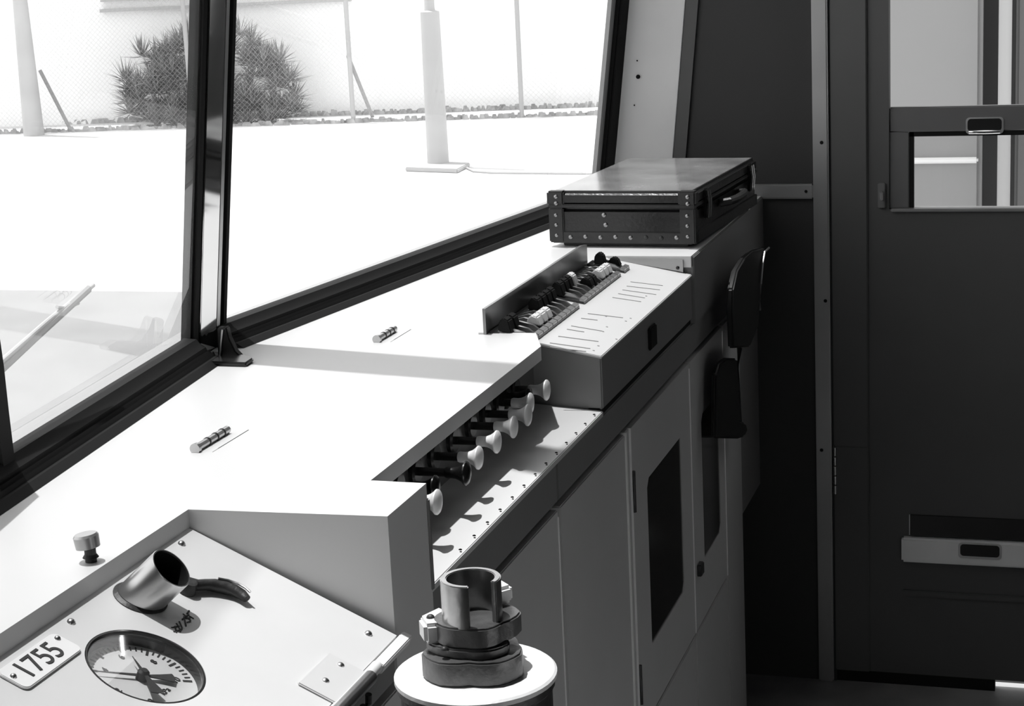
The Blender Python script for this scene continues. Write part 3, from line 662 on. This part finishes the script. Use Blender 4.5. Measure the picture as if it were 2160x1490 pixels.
# kerb strip of rough grass under the fence
F1, F2 = ground(10, 283), ground(1250, 243)
F1, F2 = F1-(F2-F1)*1.0, F2+(F2-F1)*.25
fd = (F2-F1).normalized(); fn = Vector((-fd.y, fd.x, 0)); fn = fn if fn.x > 0 else -fn
gs = MB(); random.seed(3)
k = 420
for row, (o_, hh) in enumerate(((.0, .14), (2.6, .16))):
    for i in range(k):
        p = F1+(F2-F1)*((i+random.random())/k)+fn*(o_+random.uniform(-.12, .12)); hgt = hh*random.uniform(.5, 1.2); wd = random.uniform(.05, .16)
        gs.add([p-fd*wd, p+fd*wd, p+fd*wd*.6+Vector((0, 0, hgt)), p-fd*wd*.5+Vector((0, 0, hgt))-fn*.02, p-fd*wd+fn*.1, p+fd*wd+fn*.1], [(0, 1, 2, 3), (3, 2, 5, 4), (1, 5, 2), (0, 3, 4)])
tag(build(gs, 'kerb_grass', 'kerb_grass', smooth=False), 'strip of short rough grass along the foot of the fence', 'grass', kind='stuff')
# chain link fence
fe = thing('chain_link_fence', (F1+F2)/2, 'wire chain-link fence along the street in front of the bush', 'fence')
HF = 2.6*q; pitch = .058*q
cw = MB(); L = (F2-F1).length; r = .0014*q
for s in (1, -1):
    t = -HF
    while t < L+HF:
        ta, tb, za, zb = t, t+s*HF, 0, HF
        lo, hi = (ta, tb) if s > 0 else (tb, ta)
        if lo < L and hi > 0:
            def cut(tt): return max(0, min(L, tt))
            ca, cb_ = cut(ta), cut(tb); z0 = abs(ca-ta)/HF*HF; z1 = HF-abs(cb_-tb)/HF*HF
            p = F1+fd*ca+Vector((0, 0, z0+.02)); w_ = F1+fd*cb_+Vector((0, 0, z1+.02)); d_ = (w_-p).normalized(); u = d_.cross(fn).normalized()*r; v_ = fn*r
            cw.add([p+u, p-u*.5+v_, p-u*.5-v_, w_+u, w_-u*.5+v_, w_-u*.5-v_], [(0, 1, 4, 3), (1, 2, 5, 4), (2, 0, 3, 5)])
        t += pitch*1.414
build(cw, 'wire_mesh', 'galv', fe, smooth=False, kind='stuff')
def fpt(x): # fence base point in the direction of pixel column x
    for_y = 283-(x-10)*40/1240; return ground(x, for_y)
for x in (-330, 66, 408, 746, 1101, 1450):
    b0 = fpt(x); build(MB().cyl(b0, b0+Vector((0, 0, HF+.1)), .036*q), 'fence_post', 'galv', fe)
for (x0_, y0_, x1_, y1_) in ((150, 276, 84, 148), (786, 247, 734, 118)):
    b0 = ground(x0_, y0_); tp = onpl(x1_, y1_, F1, fn); build(MB().cyl(b0, tp, .030*q, n=10), 'fence_brace', 'brace_dark', fe)
for z in (HF,): build(MB().cyl(F1+Vector((0, 0, z)), F2+Vector((0, 0, z)), .02*q, n=8), 'top_rail', 'galv', fe)
# thick tapered pole beside the fence
b0 = ground(72, 286); r0 = .165*q
PL = thing('tapered_pole', b0, 'thick tapered concrete pole beside the fence', 'pole')
build(MB().lathe([(r0, 0), (r0*.62, 2.6*q), (r0*.4, 7*q), (0, 7*q)], b0, (0, 0, 1), 28), 'shaft', 'pole_concrete', PL)
# stepped steel pole on a slab
b0 = ground(925, 352); PM = thing('steel_pole', b0, 'pale stepped steel pole standing on a concrete slab in the street', 'pole')
slab = [ground(855, 362), ground(965, 366), ground(992, 352), ground(890, 347)]
build(MB().ext(slab, (0, 0, .10)), 'base_slab', 'ledge_grey', PM, bevel=.02)
zt = at(905, 22, 'x', b0.x).z
r1 = 23/FPX*b0.length
build(MB().lathe([(r1*1.0, .1), (r1*.86, zt-b0.z-.03), (r1*.5, zt-b0.z), (r1*.46, zt-b0.z+.05), (r1*.42, 6*q), (0, 6*q)], b0, (0, 0, 1), 24), 'pole_shaft', 'pole_paint', PM)
tag(build(MB().tube([ground(x, y)+Vector((0, 0, .03)) for x, y in ((985, 357), (1000, 364), (1040, 367), (1120, 368), (1240, 369), (1340, 368))], .025, 6), 'ground_cable', 'ledge_grey'), 'thin cable trailing over the street from the pole slab', 'cable')
# spiky bush behind the fence
random.seed(11)
def bushpt(x, y, off): return onpl(x, y, F1+fn*off, fn)
BB = bushpt(440, 262, 1.2); BB.z = GZ
BU = thing('spiky_bush', BB, 'big dark bush of spiky sword-leaved rosettes behind the fence', 'bush')
heads = []
for k in range(120):
    hy = 92+170*(k/119)**.9; t = (hy-92)/170; half = 85+95*min(1, t*1.7)
    heads.append((445+random.uniform(-1, 1)*half+10*(1-t), hy+random.uniform(-12, 12)))
heads += [(505, 75), (395, 85), (300, 120), (590, 130), (610, 170), (265, 170), (275, 240), (615, 225)]
for hx, hy in heads:
    c = bushpt(hx, hy, .9+random.uniform(-.3, .7)); lf = MB()
    for i in range(56):
        th = random.uniform(0, 2*math.pi); el = random.uniform(-.2, 1.5); d = Vector((math.cos(th)*math.cos(el), math.sin(th)*math.cos(el), math.sin(el)))
        Lf = random.uniform(.26, .44)*q; wd = .013*q; sv = d.cross(Vector((0, 0, 1))).normalized()*wd; up_ = sv.cross(d).normalized()*wd*.6
        mid = c+d*Lf*.45; tip = c+d*Lf; root = c+d*.04*q
        if tip.z < GZ+.02: tip.z = GZ+.02
        lf.add([root-sv*.6, root+sv*.6, mid+sv, mid-sv, tip, mid-up_, root-up_*.6], [(0, 1, 2, 3), (3, 2, 4), (0, 6, 5, 3), (6, 1, 2, 5), (3, 5, 4), (5, 2, 4)])
    build(lf, 'leaf_rosette', 'leaf', BU, smooth=False, kind='stuff')
for k in range(7):
    base = bushpt(330+k*38, 258, 1.0); base.z = GZ
    build(MB().cyl(base, base+Vector((0, 0, .5*q)), .05*q, .03*q, 6), 'stem', 'leaf', BU)
# carriage standing on the next track, seen through the side door
XC = 11.6
cr = thing('railway_carriage', (XC+2, .8, GZ), 'pale railway carriage on the next track seen through the door window', 'carriage')
pr = at(2071, 300, 'x', XC); pl_ = Vector((XC, 4.6, 0)); zr = at(2000, 338, 'x', XC).z
build(MB().box(XC, XC+.12, pr.y, 2.3, GZ+1.6, 2.6), 'side_panel', 'carriage_paint', cr, bevel=.03)
build(MB().box(XC-.03, XC+.02, pr.y+.02, 2.3, zr-.018, zr+.018), 'side_bead', 'white_plastic', cr, bevel=.01)
p2, p3, p4 = at(2104, 300, 'x', XC-.1), at(2132, 300, 'x', XC-.1), at(2140, 300, 'x', XC)
build(MB().box(XC+.25, XC+.35, -14, pr.y+.1, GZ+1.6, 2.6), 'doorway_recess', 'carriage_dark', cr)
build(MB().cyl((XC-.1, (p2.y+p3.y)/2, GZ+1.8), (XC-.1, (p2.y+p3.y)/2, 2.4), (p2.y-p3.y)/2), 'grab_pole', 'ledge_grey', cr)
build(MB().box(XC+.05, XC+.2, -14, p4.y, GZ+1.6, 2.6), 'door_panel', 'carriage_mid', cr, bevel=.02)
build(MB().box(XC+.3, XC+5, -14, 2.3, GZ+1.5, 2.7), 'body_shell', 'carriage_mid', cr)
for yy in (-12.5, -10.6, -1.5, 0.4): build(MB().cyl((XC+.5, yy, GZ+.8), (XC+.8, yy, GZ+.8), .8), 'wheel', 'carriage_dark', cr)

for o in bpy.data.objects:
    if '_o' in o: del o['_o']
